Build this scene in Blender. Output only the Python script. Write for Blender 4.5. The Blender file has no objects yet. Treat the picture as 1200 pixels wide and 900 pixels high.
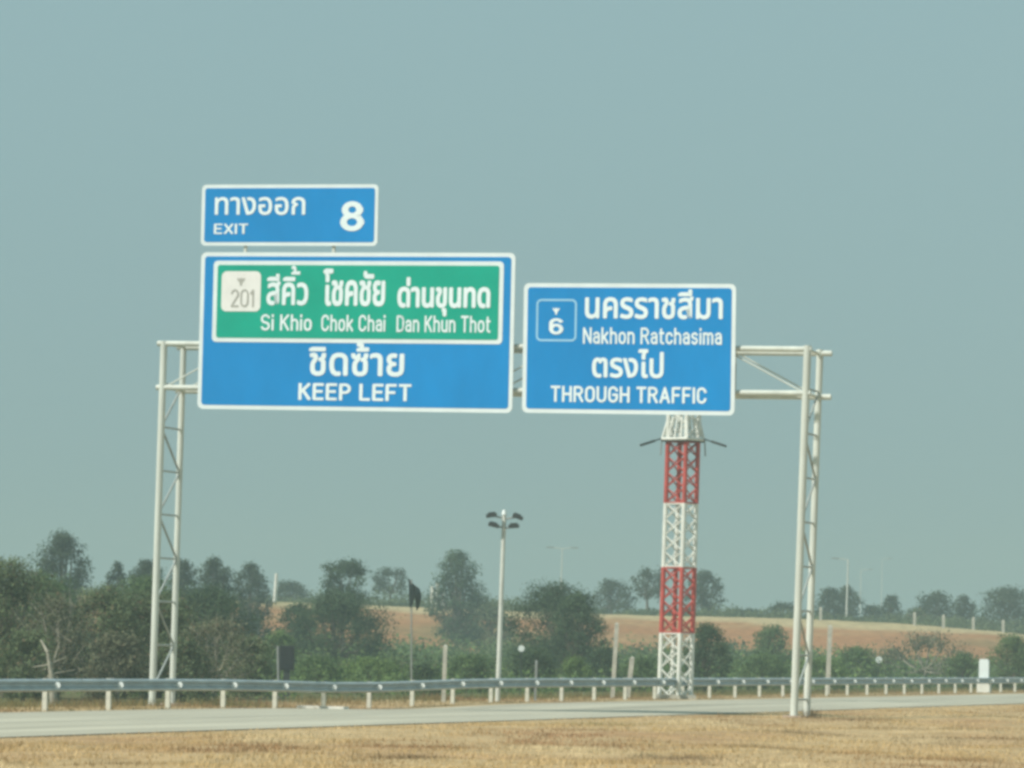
import bpy, math, random
import numpy as np
from mathutils import Vector, Matrix

SC = bpy.context.scene
COL = SC.collection
# ------------------------------------------------------------------ camera
F_PX = 5000.0
CAM = Vector((0.0, 0.0, 1.75))
PITCH = math.atan(310.0 / F_PX)
ROLL = math.radians(1.2)
Fv = Vector((0, math.cos(PITCH), math.sin(PITCH)))
R0 = Vector((1, 0, 0)); U0 = Vector((0, -math.sin(PITCH), math.cos(PITCH)))
Rv = R0 * math.cos(ROLL) + U0 * math.sin(ROLL)
Uv = U0 * math.cos(ROLL) - R0 * math.sin(ROLL)
cd = bpy.data.cameras.new('camera'); cam = bpy.data.objects.new('camera', cd); COL.objects.link(cam)
cam.matrix_world = Matrix(((Rv.x, Uv.x, -Fv.x, CAM.x), (Rv.y, Uv.y, -Fv.y, CAM.y), (Rv.z, Uv.z, -Fv.z, CAM.z), (0, 0, 0, 1)))
cd.sensor_width = 36; cd.lens = F_PX / 1200 * 36; cd.clip_start = 0.5; cd.clip_end = 6000
SC.camera = cam
# ------------------------------------------------------------------ sky and sun
SUN_DIR = Vector((-0.60, -0.40, 0.69)).normalized()      # towards the sun
w = bpy.data.worlds.new('World'); SC.world = w; w.use_nodes = True
nt = w.node_tree; nt.nodes.clear()
sky = nt.nodes.new('ShaderNodeTexSky'); sky.sky_type = 'NISHITA'; sky.sun_disc = False
sky.sun_elevation = math.asin(SUN_DIR.z); sky.sun_rotation = math.atan2(SUN_DIR.x, SUN_DIR.y)
sky.dust_density = 4.0; sky.air_density = 1.2
mx = nt.nodes.new('ShaderNodeMix'); mx.data_type = 'RGBA'; mx.inputs['Factor'].default_value = 0.85
mx.inputs['B'].default_value = (3.15, 4.95, 5.25, 1)      # even veil of a hazy day
bg = nt.nodes.new('ShaderNodeBackground'); bg.inputs['Strength'].default_value = 0.1
out = nt.nodes.new('ShaderNodeOutputWorld')
nt.links.new(sky.outputs[0], mx.inputs['A']); nt.links.new(mx.outputs['Result'], bg.inputs[0]); nt.links.new(bg.outputs[0], out.inputs[0])
sl = bpy.data.lights.new('sun', 'SUN'); sl.energy = 4.7; sl.angle = math.radians(2.0); sl.color = (1, 0.95, 0.86)
so = bpy.data.objects.new('sun', sl); COL.objects.link(so); so.rotation_euler = SUN_DIR.to_track_quat('Z', 'Y').to_euler()
so.location = (-60, -60, 60)
SC.view_settings.view_transform = 'Standard'; SC.view_settings.look = 'None'
SC.view_settings.exposure = 0.0; SC.view_settings.gamma = 1.0
SC.cycles.use_denoising = True
SC.cycles.pixel_filter_type = 'BLACKMAN_HARRIS'; SC.cycles.filter_width = 3.3
SC.cycles.max_bounces = 6; SC.cycles.volume_bounces = 1; SC.cycles.transparent_max_bounces = 8

# ------------------------------------------------------------------ pixel helpers (photo is 1200 x 900)
def ray(px, py): return Fv + Rv * ((px - 600) / F_PX) + Uv * ((450 - py) / F_PX)
def PD(px, py, Y):
    d = ray(px, py); return CAM + d * (Y / d.y)
def wpx(n, Y): return n * Y / F_PX

RNG = np.random.default_rng(7); random.seed(7)
# ------------------------------------------------------------------ materials
def mat(name, col, rough=0.7, var=0.12, scale=6.0, metal=0.0, bump=0.0, attr=None, col2=None, translucent=0.0, stretch=None, spec=0.3, rotz=0.0):
    m = bpy.data.materials.new(name); m.use_nodes = True
    n = m.node_tree.nodes; l = m.node_tree.links; b = n['Principled BSDF']
    b.inputs['Roughness'].default_value = rough; b.inputs['Metallic'].default_value = metal
    b.inputs['Specular IOR Level'].default_value = spec
    tc = n.new('ShaderNodeTexCoord'); src = tc.outputs['Object']
    if stretch:
        mp = n.new('ShaderNodeMapping'); mp.inputs['Scale'].default_value = stretch; mp.vector_type = 'TEXTURE' if rotz else 'POINT'; mp.inputs['Rotation'].default_value = (0, 0, rotz); l.new(src, mp.inputs[0]); src = mp.outputs[0]
    nz = n.new('ShaderNodeTexNoise'); nz.inputs['Scale'].default_value = scale; nz.inputs['Detail'].default_value = 6; nz.inputs['Roughness'].default_value = 0.65
    l.new(src, nz.inputs['Vector'])
    rp = n.new('ShaderNodeValToRGB')
    c2 = col2 if col2 else tuple(c * (1 - 2 * var) for c in col); c1 = col if col2 else tuple(min(1, c * (1 + var)) for c in col)
    rp.color_ramp.elements[0].position = 0.3; rp.color_ramp.elements[1].position = 0.7
    rp.color_ramp.elements[0].color = (*c2, 1); rp.color_ramp.elements[1].color = (*c1, 1)
    l.new(nz.outputs['Fac'], rp.inputs[0]); cout = rp.outputs[0]
    if attr:
        at = n.new('ShaderNodeAttribute'); at.attribute_name = attr
        mm = n.new('ShaderNodeMix'); mm.data_type = 'RGBA'; mm.blend_type = 'MULTIPLY'; mm.inputs['Factor'].default_value = 1
        l.new(cout, mm.inputs['A']); l.new(at.outputs['Color'], mm.inputs['B']); cout = mm.outputs['Result']
    l.new(cout, b.inputs['Base Color'])
    if bump:
        bp = n.new('ShaderNodeBump'); bp.inputs['Strength'].default_value = bump; bp.inputs['Distance'].default_value = 0.02
        l.new(nz.outputs['Fac'], bp.inputs['Height']); l.new(bp.outputs[0], b.inputs['Normal'])
    if translucent:
        tr = n.new('ShaderNodeBsdfTranslucent'); l.new(cout, tr.inputs[0])
        ms = n.new('ShaderNodeMixShader'); ms.inputs[0].default_value = translucent
        l.new(b.outputs[0], ms.inputs[1]); l.new(tr.outputs[0], ms.inputs[2]); l.new(ms.outputs[0], n['Material Output'].inputs[0])
    return m
M = dict(
    steel=mat('galvanised_paint', (0.62, 0.66, 0.60), 0.5, 0.10, 3, stretch=(1, 1, .15)),
    brace=mat('brace_steel', (0.36, 0.40, 0.38), 0.55, 0.12, 4),
    rail=mat('galvanised_rail', (0.40, 0.475, 0.50), 0.45, 0.14, 1.6, metal=0.25, stretch=(.6, 1, 3)),
    post=mat('rail_post', (0.62, 0.63, 0.54), 0.6, 0.14, 5),
    reflector=mat('reflector', (0.74, 0.80, 0.78), 0.4, 0.05, 8),
    white=mat('white_sheeting', (0.72, 0.80, 0.81), 0.6, 0.04, 1.2, spec=.1),
    letter=mat('white_lettering', (0.76, 0.86, 0.88), 0.45, 0.03, 2),
    blue=mat('blue_sheeting', (0.002, 0.235, 0.58), 0.6, 0.06, 0.6, stretch=(1, 1, .5), spec=.08),
    green=mat('green_sheeting', (0.0, 0.36, 0.25), 0.6, 0.06, 0.8, spec=.06),
    cream=mat('cream_sheeting', (0.78, 0.78, 0.75), 0.5, 0.04, 2),
    paleblue=mat('pale_blue_sheeting', (0.30, 0.58, 0.80), 0.45, 0.04, 2),
    ink=mat('black_print', (0.10, 0.10, 0.09), 0.6, 0.1, 5),
    greyink=mat('grey_print', (0.42, 0.42, 0.38), 0.6, 0.1, 5),
    back=mat('sign_back', (0.38, 0.40, 0.40), 0.45, 0.08, 2, metal=0.4),
    towerwhite=mat('white_tower_paint', (0.72, 0.74, 0.68), 0.55, 0.10, 3),
    towerred=mat('red_tower_paint', (0.50, 0.085, 0.07), 0.55, 0.18, 3),
    dark=mat('dark_metal', (0.045, 0.055, 0.055), 0.6, 0.2, 6),
    concrete=mat('concrete', (0.50, 0.49, 0.42), 0.9, 0.15, 5, bump=0.3),
    pinkconcrete=mat('pinkish_concrete', (0.46, 0.36, 0.29), 0.9, 0.15, 5, bump=0.3),
    pole=mat('pole_paint', (0.60, 0.63, 0.58), 0.5, 0.10, 2),
    greypole=mat('grey_pole', (0.26, 0.28, 0.27), 0.6, 0.12, 3),
    cloth=mat('dark_cloth', (0.02, 0.035, 0.035), 0.9, 0.3, 6),
    road=mat('road_concrete', (0.46, 0.44, 0.35), 0.9, 0.16, 1.0, stretch=(1.1, 24, 1), spec=0.1, rotz=-math.atan(0.312)),
    ground=mat('soil', (1.05, 1.05, 1.05), 0.95, 0.22, 1.1, attr='tint', spec=0.05),
    grass=mat('dry_grass', (1.05, 1.05, 1.05), 0.9, 0.10, 2.0, attr='tint', translucent=0.25, spec=0.05),
    leaf=mat('leaves', (1.1, 1.1, 1.1), 0.75, 0.10, 0.5, attr='tint', translucent=0.38, spec=0.15),
    bark=mat('bark', (0.17, 0.145, 0.11), 0.95, 0.2, 6),
    palebark=mat('pale_bark', (0.36, 0.34, 0.27), 0.95, 0.2, 6),
)

# ------------------------------------------------------------------ object helpers
def tag(o, label=None, cat=None, group=None, kind=None):
    for k, v in (('label', label), ('category', cat), ('group', group), ('kind', kind)):
        if v: o[k] = v
    return o
def empty(name, loc):
    o = bpy.data.objects.new(name, None); COL.objects.link(o); o.location = loc; o.empty_display_size = .2
    return o
def link(name, me, m, parent=None):
    o = bpy.data.objects.new(name, me); COL.objects.link(o)
    if m and not me.materials: me.materials.append(m)
    if parent:
        o.parent = parent
        o.matrix_parent_inverse = Matrix.Identity(4)
    return o
def rootloc(o):
    v = Vector((0, 0, 0))
    while o: v = v + o.location; o = o.parent
    return v
class MB:
    """collects shapes in world space; build() links them as one mesh"""
    def __init__(s): s.v = []; s.f = []; s.smooth = []
    def add(s, vs, fs, smooth=False):
        n = len(s.v); s.v += [Vector(v) for v in vs]; s.f += [tuple(i + n for i in f) for f in fs]; s.smooth += [smooth] * len(fs)
        return s
    def tube(s, a, b, r0, r1=None, n=10, caps=True):
        a = Vector(a); b = Vector(b); r1 = r0 if r1 is None else r1
        d = (b - a).normalized(); q = d.to_track_quat('Z', 'Y'); x = q @ Vector((1, 0, 0)); y = q @ Vector((0, 1, 0))
        vs = []
        for p, r in ((a, r0), (b, r1)):
            vs += [p + x * (r * math.cos(2 * math.pi * i / n)) + y * (r * math.sin(2 * math.pi * i / n)) for i in range(n)]
        fs = [(i, (i + 1) % n, n + (i + 1) % n, n + i) for i in range(n)]
        k = len(s.f); s.add(vs, fs, True)
        if caps: s.add(vs, [tuple(reversed(range(n))), tuple(range(n, 2 * n))])
        return s
    def box(s, c, sx, sy, sz, ax=Vector((1, 0, 0)), az=Vector((0, 0, 1))):
        c = Vector(c); ax = Vector(ax).normalized(); az = Vector(az).normalized(); ay = az.cross(ax).normalized()
        vs = [c + ax * (i * sx / 2) + ay * (j * sy / 2) + az * (k * sz / 2) for k in (-1, 1) for j in (-1, 1) for i in (-1, 1)]
        return s.add(vs, [(0, 2, 3, 1), (4, 5, 7, 6), (0, 1, 5, 4), (2, 6, 7, 3), (0, 4, 6, 2), (1, 3, 7, 5)])
    def prism(s, pts, nrm, t):
        """outline pts (world) extruded by t along nrm"""
        n = len(pts); vs = [Vector(p) for p in pts] + [Vector(p) + Vector(nrm) * t for p in pts]
        return s.add(vs, [tuple(reversed(range(n))), tuple(range(n, 2 * n))] + [(i, (i + 1) % n, n + (i + 1) % n, n + i) for i in range(n)])
    def build(s, name, m, parent=None, at=None):
        base = rootloc(parent) if parent else Vector((0, 0, 0))
        loc = Vector(at) if at is not None else base
        me = bpy.data.meshes.new(name); me.from_pydata([v - loc for v in s.v], [], s.f)
        me.polygons.foreach_set('use_smooth', s.smooth); me.update()
        o = link(name, me, m, parent); o.location = loc - base
        return o
def numpy_mesh(name, verts, faces, tint=None):
    me = bpy.data.meshes.new(name); k = faces.shape[1]
    me.vertices.add(len(verts)); me.vertices.foreach_set('co', verts.astype(np.float32).ravel())
    me.loops.add(faces.size); me.loops.foreach_set('vertex_index', faces.astype(np.int32).ravel())
    me.polygons.add(len(faces)); me.polygons.foreach_set('loop_start', np.arange(0, faces.size, k, dtype=np.int32))
    me.polygons.foreach_set('loop_total', np.full(len(faces), k, dtype=np.int32))
    me.update(calc_edges=True)
    if tint is not None:
        a = me.color_attributes.new('tint', 'FLOAT_COLOR', 'POINT')
        c = np.ones((len(verts), 4), np.float32); c[:, :3] = tint; a.data.foreach_set('color', c.ravel())
    return me

# ------------------------------------------------------------------ layout of the place
RX0, RY0, RK = -11.2, 104.0, 0.312                     # guardrail line: x = RX0 + RK (y - RY0)
RLEN = math.hypot(1, RK); RDIR = Vector((RK / RLEN, 1 / RLEN, 0)); RNRM = Vector((RDIR.y, -RDIR.x, 0))   # towards the road
def rail_x(y): return RX0 + RK * (y - RY0)
def off(x, y): return (x - rail_x(y)) * RDIR.y          # signed distance from the rail, + towards the road
def smooth(a, b, x):
    t = np.clip((np.asarray(x, float) - a) / (b - a), 0, 1); return t * t * (3 - 2 * t)
def wob(x, y, s, seed=0):
    """cheap smooth noise, about -1..1"""
    r = np.random.default_rng(100 + seed); v = 0
    for i in range(5):
        a = r.uniform(0, 6.283); k = s * (0.6 + 0.5 * i); ph = r.uniform(0, 6.283)
        v = v + np.sin((x * math.cos(a) + y * math.sin(a)) * k + ph + 1.3 * np.sin((x * math.sin(a) - y * math.cos(a)) * k * .7 + ph)) / (1 + .35 * i)
    return v / 2.6
def dip(y): return -0.11 * np.exp(-((np.asarray(y, float) - 125.5) / 7.5) ** 2)
NEAR_OFF = 11.0
def far_off(y): return np.interp(y, [90, 109, 133, 160, 240], [0.8, 0.9, 1.6, 2.1, 2.6])
CRX = [-90, -52, -26, -10, 10, 24, 40, 50, 70, 110]; CRZ = [6.6, 6.4, 6.05, 5.8, 5.55, 5.45, 5.1, 4.5, 3.6, 2.6]
def crest_y(x): return 430 + 4 * np.sin(np.asarray(x, float) * .09)
def terrain(x, y):
    x = np.asarray(x, float); y = np.asarray(y, float); o = off(x, y)
    z = dip(y) * np.exp(-(o / 6) ** 2)
    z = z + smooth(-2, -9, o) * (-0.10 + 0.16 * wob(x, y, .10, 1))
    med = smooth(NEAR_OFF + .2, NEAR_OFF + 3.5, o)
    z = z + med * (0.04 + 0.085 * wob(x, y, .35, 2) + 0.05 * wob(x * 1.0, y * .5, 1.1, 3))
    fo = far_off(y); inroad = smooth(fo + .5, fo + 1.2, o) * smooth(NEAR_OFF - .5, NEAR_OFF - 1.2, o)
    z = z - 0.15 * inroad
    cz = np.interp(x, CRX, CRZ); cy = crest_y(x)
    hill = smooth(-14, -40, o) * (0.9 * smooth(300, 392, y) + (cz - 0.9) * np.clip((y - (cy - 36)) / 36, 0, 1) ** 0.9)
    z = z + hill - smooth(0, 300, y - cy) * 1.5 * smooth(-14, -40, o)
    return z + 0.05 * wob(x, y, .8, 4) * smooth(-3, -12, o)
def tz(x, y): return float(terrain(x, y))

# ------------------------------------------------------------------ ground sheet
xs = np.concatenate([np.linspace(-1200, -80, 24)[:-1], np.arange(-80, -30, 2.5), np.arange(-30, 34, 0.4), np.arange(34, 110, 2.5), np.linspace(110, 1200, 24)])
ys = np.concatenate([np.linspace(-200, 40, 14)[:-1], np.arange(40, 240, 0.5), np.arange(240, 480, 2.0), np.linspace(480, 1600, 24)])
X, Y = np.meshgrid(xs, ys); Z = terrain(X, Y)
O = off(X, Y)
def lerp(a, b, t): return a * (1 - t[..., None]) + np.array(b) * t[..., None]
T = np.ones(X.shape + (3,)) * np.array((0.56, 0.41, 0.225))                    # dry straw soil of the verge
T = lerp(T, (0.45, 0.27, 0.14), np.clip(wob(X, Y, .55, 5), 0, 1) * .8)
T = lerp(T, (0.16, 0.16, 0.075), smooth(-2.2, -5.5, O + 0.8 * wob(X, Y, .5, 6)))        # scrubby ground behind the rail
cyy = crest_y(X); onhill = smooth(-14, -40, O)
T = lerp(T, (0.44, 0.215, 0.095), onhill * smooth(385, 398, Y) )                       # bare reddish field face
T = lerp(T, (0.47, 0.285, 0.135), onhill * smooth(385, 398, Y) * np.clip(1.6 * wob(X * .4, Y * 2.2, .35, 7), 0, 1))
T = lerp(T, (0.56, 0.45, 0.25), onhill * smooth(-6.5, -3, Y - cyy + 3.6 * wob(X, Y, .22, 8)))   # straw along the crest
T = lerp(T, (0.20, 0.20, 0.085), .75 * onhill * smooth(388, 396, Y) * np.clip(1.8 * wob(X, Y, .17, 9) - .55, 0, 1))        # weedy green patches
nx, ny = len(xs), len(ys)
idx = np.arange(nx * ny).reshape(ny, nx)
fc = np.stack([idx[:-1, :-1], idx[:-1, 1:], idx[1:, 1:], idx[1:, :-1]], -1).reshape(-1, 4)
gme = numpy_mesh('ground', np.stack([X, Y, Z], -1).reshape(-1, 3), fc, T.reshape(-1, 3))
gme.polygons.foreach_set('use_smooth', np.ones(len(fc), bool))
tag(link('ground', gme, M['ground']), kind='structure')

# ------------------------------------------------------------------ road strip
yy = np.arange(30, 620, 1.5); across = np.linspace(0, 1, 8); vs = []
for y in yy:
    fo = float(far_off(y))
    for t in across:
        o = fo + (NEAR_OFF - fo) * t
        x = rail_x(y) + o / RDIR.y
        vs.append((x, y, float(dip(y)) * math.exp(-(o / 6) ** 2) + 0.02))
n = len(across); idx = np.arange(len(vs)).reshape(-1, n)
fc = np.stack([idx[:-1, :-1], idx[:-1, 1:], idx[1:, 1:], idx[1:, :-1]], -1).reshape(-1, 4)
rme = numpy_mesh('road', np.array(vs), fc)
ro = link('road', rme, M['road']); tag(ro, kind='structure')
# narrow asphalt seam between the two concrete lanes
seam = MB()
for y in np.arange(60, 400, 6.0):
    pts = []
    for yv in (y, y + 5.99):
        for o in (5.85, 5.97):
            pts.append((rail_x(yv) + o / RDIR.y, yv, float(dip(yv)) * math.exp(-(o / 6) ** 2) + 0.026))
    seam.add(pts, [(0, 1, 3, 2)])
so_ = seam.build('lane_seam', mat('seam', (0.35, 0.35, 0.29), 0.95), ro)

# ------------------------------------------------------------------ dry grass of the foreground (uncountable)
def blades(name, x, y, h, wd, tint, lean=0.5, mat_='grass'):
    n = len(x); z = terrain(x, y) - 0.01; a = RNG.uniform(0, math.pi, n); la = RNG.uniform(0, 2 * math.pi, n); ln = RNG.uniform(0, lean, n) * h
    dx = np.cos(a) * wd / 2; dy = np.sin(a) * wd / 2
    v = np.empty((n, 3, 3)); v[:, 0] = np.stack([x - dx, y - dy, z], -1); v[:, 1] = np.stack([x + dx, y + dy, z], -1)
    v[:, 2] = np.stack([x + np.cos(la) * ln, y + np.sin(la) * ln, z + h], -1)
    t = np.repeat(tint[:, None, :], 3, 1); t[:, :2] *= 0.93
    me = numpy_mesh(name, v.reshape(-1, 3), np.arange(3 * n).reshape(-1, 3), t.reshape(-1, 3))
    return link(name, me, M[mat_])
N = 330000
gy = 52 + (RNG.random(N) ** 1.15) * 105; half = gy * 0.135 + 3
gx = RNG.uniform(-1, 1, N) * half
o = off(gx, gy); edge = NEAR_OFF - 0.1 + 0.4 * wob(gx, gy, .9, 11)
clump = wob(gx, gy * .8, 1.5, 12) + .5 * wob(gx, gy, 4.0, 13)
keep = (o > edge) & (RNG.random(N) < 0.30 + 0.7 * smooth(-.6, .7, clump))
gx, gy, o, clump = gx[keep], gy[keep], o[keep], clump[keep]; n = len(gx)
h = (0.02 + 0.05 * RNG.random(n) ** 1.6 + 0.045 * np.clip(clump, 0, 1) + 0.09 * (RNG.random(n) < .015)) * (0.6 + 0.4 * smooth(0.2, 3.0, o - NEAR_OFF))
tint = np.ones((n, 3)) * np.array((0.70, 0.515, 0.265))
tint = lerp(tint, (0.42, 0.265, 0.135), np.clip(1.7 * wob(gx, gy * .35, .8, 14), 0, 1))
tint = lerp(tint, (0.78, 0.63, 0.385), np.clip(1.4 * wob(gx, gy * .35, 1.0, 15), 0, 1))
def patch(px, py, rx, ry):
    d = ray(px, py); p = CAM + d * (-(CAM.z - .1) / d.z); return np.clip(1.3 - np.sqrt(((gx - p.x) / rx) ** 2 + ((gy - p.y) / ry) ** 2), 0, 1)
tint = lerp(tint, (0.42, 0.225, 0.115), .75 * patch(640, 860, 1.7, 7))       # reddish bare streak
tint = lerp(tint, (0.31, 0.29, 0.12), .7 * patch(715, 846, 1.6, 5))         # greener tuft by the road
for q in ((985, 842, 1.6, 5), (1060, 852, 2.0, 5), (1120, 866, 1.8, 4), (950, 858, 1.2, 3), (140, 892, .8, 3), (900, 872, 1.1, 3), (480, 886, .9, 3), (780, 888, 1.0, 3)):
    tint = lerp(tint, (0.255, 0.185, 0.11), .8 * patch(*q))                   # dead weeds, plus gantry shadow streaks painted into the tint at right
tint = tint * RNG.uniform(0.84, 1.14, (n, 1))
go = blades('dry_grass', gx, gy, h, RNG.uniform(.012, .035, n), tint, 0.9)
tag(go, 'dry straw coloured grass covering the foreground verge', 'grass', kind='stuff')
# verge grass in front of and behind the guardrail
N = 60000
gy = 92 + RNG.random(N) ** 1.3 * 150; o = RNG.uniform(-4.5, 1.0, N) + 0; gx = rail_x(gy) + o / RDIR.y
keep = (o < far_off(gy) - .25) & (RNG.random(N) < .45 + .5 * wob(gx, gy, 1.3, 16)); gx, gy, o = gx[keep], gy[keep], o[keep]; n = len(gx)
tint = np.ones((n, 3)) * np.array((0.40, 0.29, 0.14)); tint = lerp(tint, (0.19, 0.20, 0.08), np.clip(smooth(-.8, -3.2, o) + .6 * wob(gx, gy, .5, 17), 0, 1))
tint = lerp(tint, (0.33, 0.185, 0.10), np.clip(wob(gx, gy, .45, 18) - .2, 0, 1)) * RNG.uniform(.7, 1.2, (n, 1))
h = (0.05 + .12 * RNG.random(n)) * (0.5 + 1.3 * smooth(-.3, -3, o))
vo = blades('verge_grass', gx, gy, h, RNG.uniform(.015, .04, n), tint, .8)
tag(vo, 'short dry grass strip along the foot of the guardrail', 'grass', kind='stuff')

# ------------------------------------------------------------------ guardrail
gr = empty('guardrail', (rail_x(120), 120, 0))
tag(gr, 'long galvanised corrugated guardrail on pale posts along the far road edge', 'guardrail')
SP = 4.0 / RLEN
def rp(y): return Vector((rail_x(y), y, float(dip(y)) - 0.0))
prof = [(0, .0), (.085, .035), (.085, .075), (.0, .135), (.0, .175), (.085, .235), (.085, .275), (0, .31)]   # (towards the road, up)
posts_y = [RY0 + SP * i for i in range(-5, 34)]
def fr(c, x, y, z): return c + RNRM * y + RDIR * x + Vector((0, 0, z))
g0 = Vector(gr.location)
pm = None; mesh_post = mesh_block = mesh_refl = None
for k, y in enumerate(posts_y):
    c = rp(y)
    if mesh_post is None:
        b = MB()     # C channel post: web and two flanges
        b.box((0, 0, .29), .012, .12, 1.0, RDIR); b.box(RDIR * .045 + RNRM * .054 + Vector((0, 0, .29)), .078, .012, 1.0, RDIR); b.box(RDIR * .045 - RNRM * .054 + Vector((0, 0, .29)), .078, .012, 1.0, RDIR)
        b.add([v for v in []], [])
        o_ = b.build('post', M['post'], gr); mesh_post = o_.data
        b = MB(); b.box(RNRM * .122 + Vector((0, 0, .635)), .10, .114, .30, RDIR); b.box(RNRM * .125 + Vector((0, 0, .635)), .14, .02, .26, RDIR)
        q_ = b.build('spacer_block', M['rail'], gr); mesh_block = q_.data
        b = MB(); b.prism([RNRM * (.355 + .082 * math.cos(a)) - RDIR * .06 + Vector((0, 0, .63 + .082 * math.sin(a))) for a in np.linspace(0, 2 * math.pi, 9)[:-1]], RDIR, .012)
        b.box(RNRM * .28 - RDIR * .03 + Vector((0, 0, .625)), .05, .2, .03, RDIR)
        r_ = b.build('reflector', M['reflector'], gr); mesh_refl = r_.data
        for t in (o_, q_, r_):
            for v in t.data.vertices: v.co += g0
            t.location = c - g0
    else:
        for nm, me, m_ in (('post', mesh_post, 'post'), ('spacer_block', mesh_block, 'rail'), ('reflector', mesh_refl, 'reflector')):
            t = link(nm, me, M[m_], gr); t.location = c - g0
for k in range(len(posts_y) - 1):
    b = MB(); P = []
    ends = [rp(posts_y[k] - .04 if k else posts_y[k]), rp(posts_y[k + 1] + .04)]
    lap = 0.004 * (k % 2)
    for e in ends:
        P += [e + RNRM * (.18 + d + lap) + Vector((0, 0, .47 + hgt)) for d, hgt in prof]
        P += [e + RNRM * (.18 + d + lap - .008) + Vector((0, 0, .47 + hgt)) for d, hgt in prof]
    m_ = len(prof); f = []
    for i in range(m_ - 1):
        f.append((i, i + 1, 2 * m_ + i + 1, 2 * m_ + i)); f.append((m_ + i + 1, m_ + i, 3 * m_ + i, 3 * m_ + i + 1))
        f.append((i, m_ + i, m_ + i + 1, i + 1)); f.append((2 * m_ + i, 2 * m_ + i + 1, 3 * m_ + i + 1, 3 * m_ + i))
    f += [(0, 2 * m_, 3 * m_, m_), (m_ - 1, 2 * m_ - 1, 4 * m_ - 1, 3 * m_ - 1)]
    b.add(P, f); b.build('rail_beam', M['rail'], gr)

# ------------------------------------------------------------------ gantry
PHI = math.radians(17)
GN = Vector((math.sin(PHI), math.cos(PHI), 0)); GE = Vector((math.cos(PHI), -math.sin(PHI), 0)); UP = Vector((0, 0, 1))
L0 = PD(178, 825, 119.0)
def PP(px, py, dn=0.0):
    """pixel onto the gantry's front plane, dn metres towards the back"""
    p0 = L0 + GN * dn; d = ray(px, py); return CAM + d * ((p0 - CAM).dot(GN) / d.dot(GN))
DV = GN * 1.5
gt = empty('sign_gantry', (L0 + PP(930, 840)) / 2)
tag(gt, 'pale steel lattice gantry spanning the road and carrying three signs', 'gantry')
def leg(a, b, r): MB().tube(a, b, r, r, 12).build('leg', M['steel'], gt)
cols = []
for (bx, by, tx, ty, r) in ((178, 829, 192.3, 400, .098), (930, 842, 946.5, 405, .105)):
    a = PP(bx, by); b = PP(tx, ty); cols.append((a, b))
    leg(a - UP * .3, b, r); a2 = a + DV; a2.z = tz(a2.x, a2.y); leg(a2 - UP * .3, b + DV, r * .9)
    ft = MB(); ft.box((a.x, a.y, a.z + .0), .5, .5, .16, GE); ft.build('footing', M['pinkconcrete'], gt)
    ft = MB(); ft.box((a2.x, a2.y, a2.z + .0), .5, .5, .16, GE); ft.build('footing', M['pinkconcrete'], gt)
    npan = 7; H = (b - a).length
    pts = [a.lerp(b, t) for t in np.linspace(0.05, 0.885, npan + 1)]
    for i, p in enumerate(pts):
        MB().tube(p, p + DV, .028, n=8).build('strut', M['brace'], gt)
        if i < npan:
            q = pts[i + 1]
            e0, e1 = (p, q + DV) if i % 2 == 0 else (p + DV, q)
            MB().tube(e0, e1, .032, n=8).build('diagonal', M['brace'], gt)
tl, tr_, bl, br = PP(185, 402.5), PP(951, 409.3), PP(183.5, 454), PP(950, 461)
for a, b, nm, r in ((tl, tr_, 'top_chord', .078), (bl, br, 'bottom_chord', .078)):
    e = (b - a).normalized() * .22
    MB().tube(a, b, r, n=12).build(nm, M['steel'], gt)
    MB().tube(a + DV, b + DV + e, r, n=12).build(nm, M['steel'], gt)
NS = 8
for i in range(NS + 1):
    t = i / NS; t = 0.012 + 0.98 * t
    a, b = tl.lerp(tr_, t), bl.lerp(br, t)
    if 0 < i < NS:
        MB().tube(a, b, .015, n=8).build('vertical', M['brace'], gt)
        MB().tube(a + DV, b + DV, .015, n=8).build('vertical', M['brace'], gt)
    MB().tube(a, a + DV, .04, n=8).build('cross_strut', M['steel'], gt)
    MB().tube(b, b + DV, .04, n=8).build('cross_strut', M['steel'], gt)
    if i < NS:
        t2 = 0.012 + 0.98 * (i + 1) / NS; c, d = tl.lerp(tr_, t2), bl.lerp(br, t2)
        s, e = (b, c) if i % 2 == 0 else (a, d)
        MB().tube(s, e, .022, n=8).build('diagonal', M['steel'], gt)
        MB().tube(s + DV, e + DV, .022, n=8).build('diagonal', M['steel'], gt)

# ------------------------------------------------------------------ signs
BE = (tr_ - tl).normalized()                       # along the beam
def rrect(c, w_, h_, r, up, n=5):
    out_ = []
    for (sx, sy, a0) in ((1, 1, 0), (-1, 1, 90), (-1, -1, 180), (1, -1, 270)):
        for k in range(n + 1):
            a = math.radians(a0 + 90 * k / n)
            out_.append(c + BE * (sx * (w_ / 2 - r) + r * math.cos(a)) + up * (sy * (h_ / 2 - r) + r * math.sin(a)))
    return out_
FRONT = -0.20                                       # sign face stands in front of the chords
FN = -GN
def arc(cx, cy, rx, ry, a0, a1, n=10): return [(cx + rx * math.cos(math.radians(a0 + (a1 - a0) * i / n)), cy + ry * math.sin(math.radians(a0 + (a1 - a0) * i / n))) for i in range(n + 1)]
def oval(w_, h_, r): return arc(w_ / 2, h_ - r, w_ / 2, r, 0, 180) + arc(w_ / 2, r, w_ / 2, r, 180, 360) + [(w_, h_ - r)]
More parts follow.
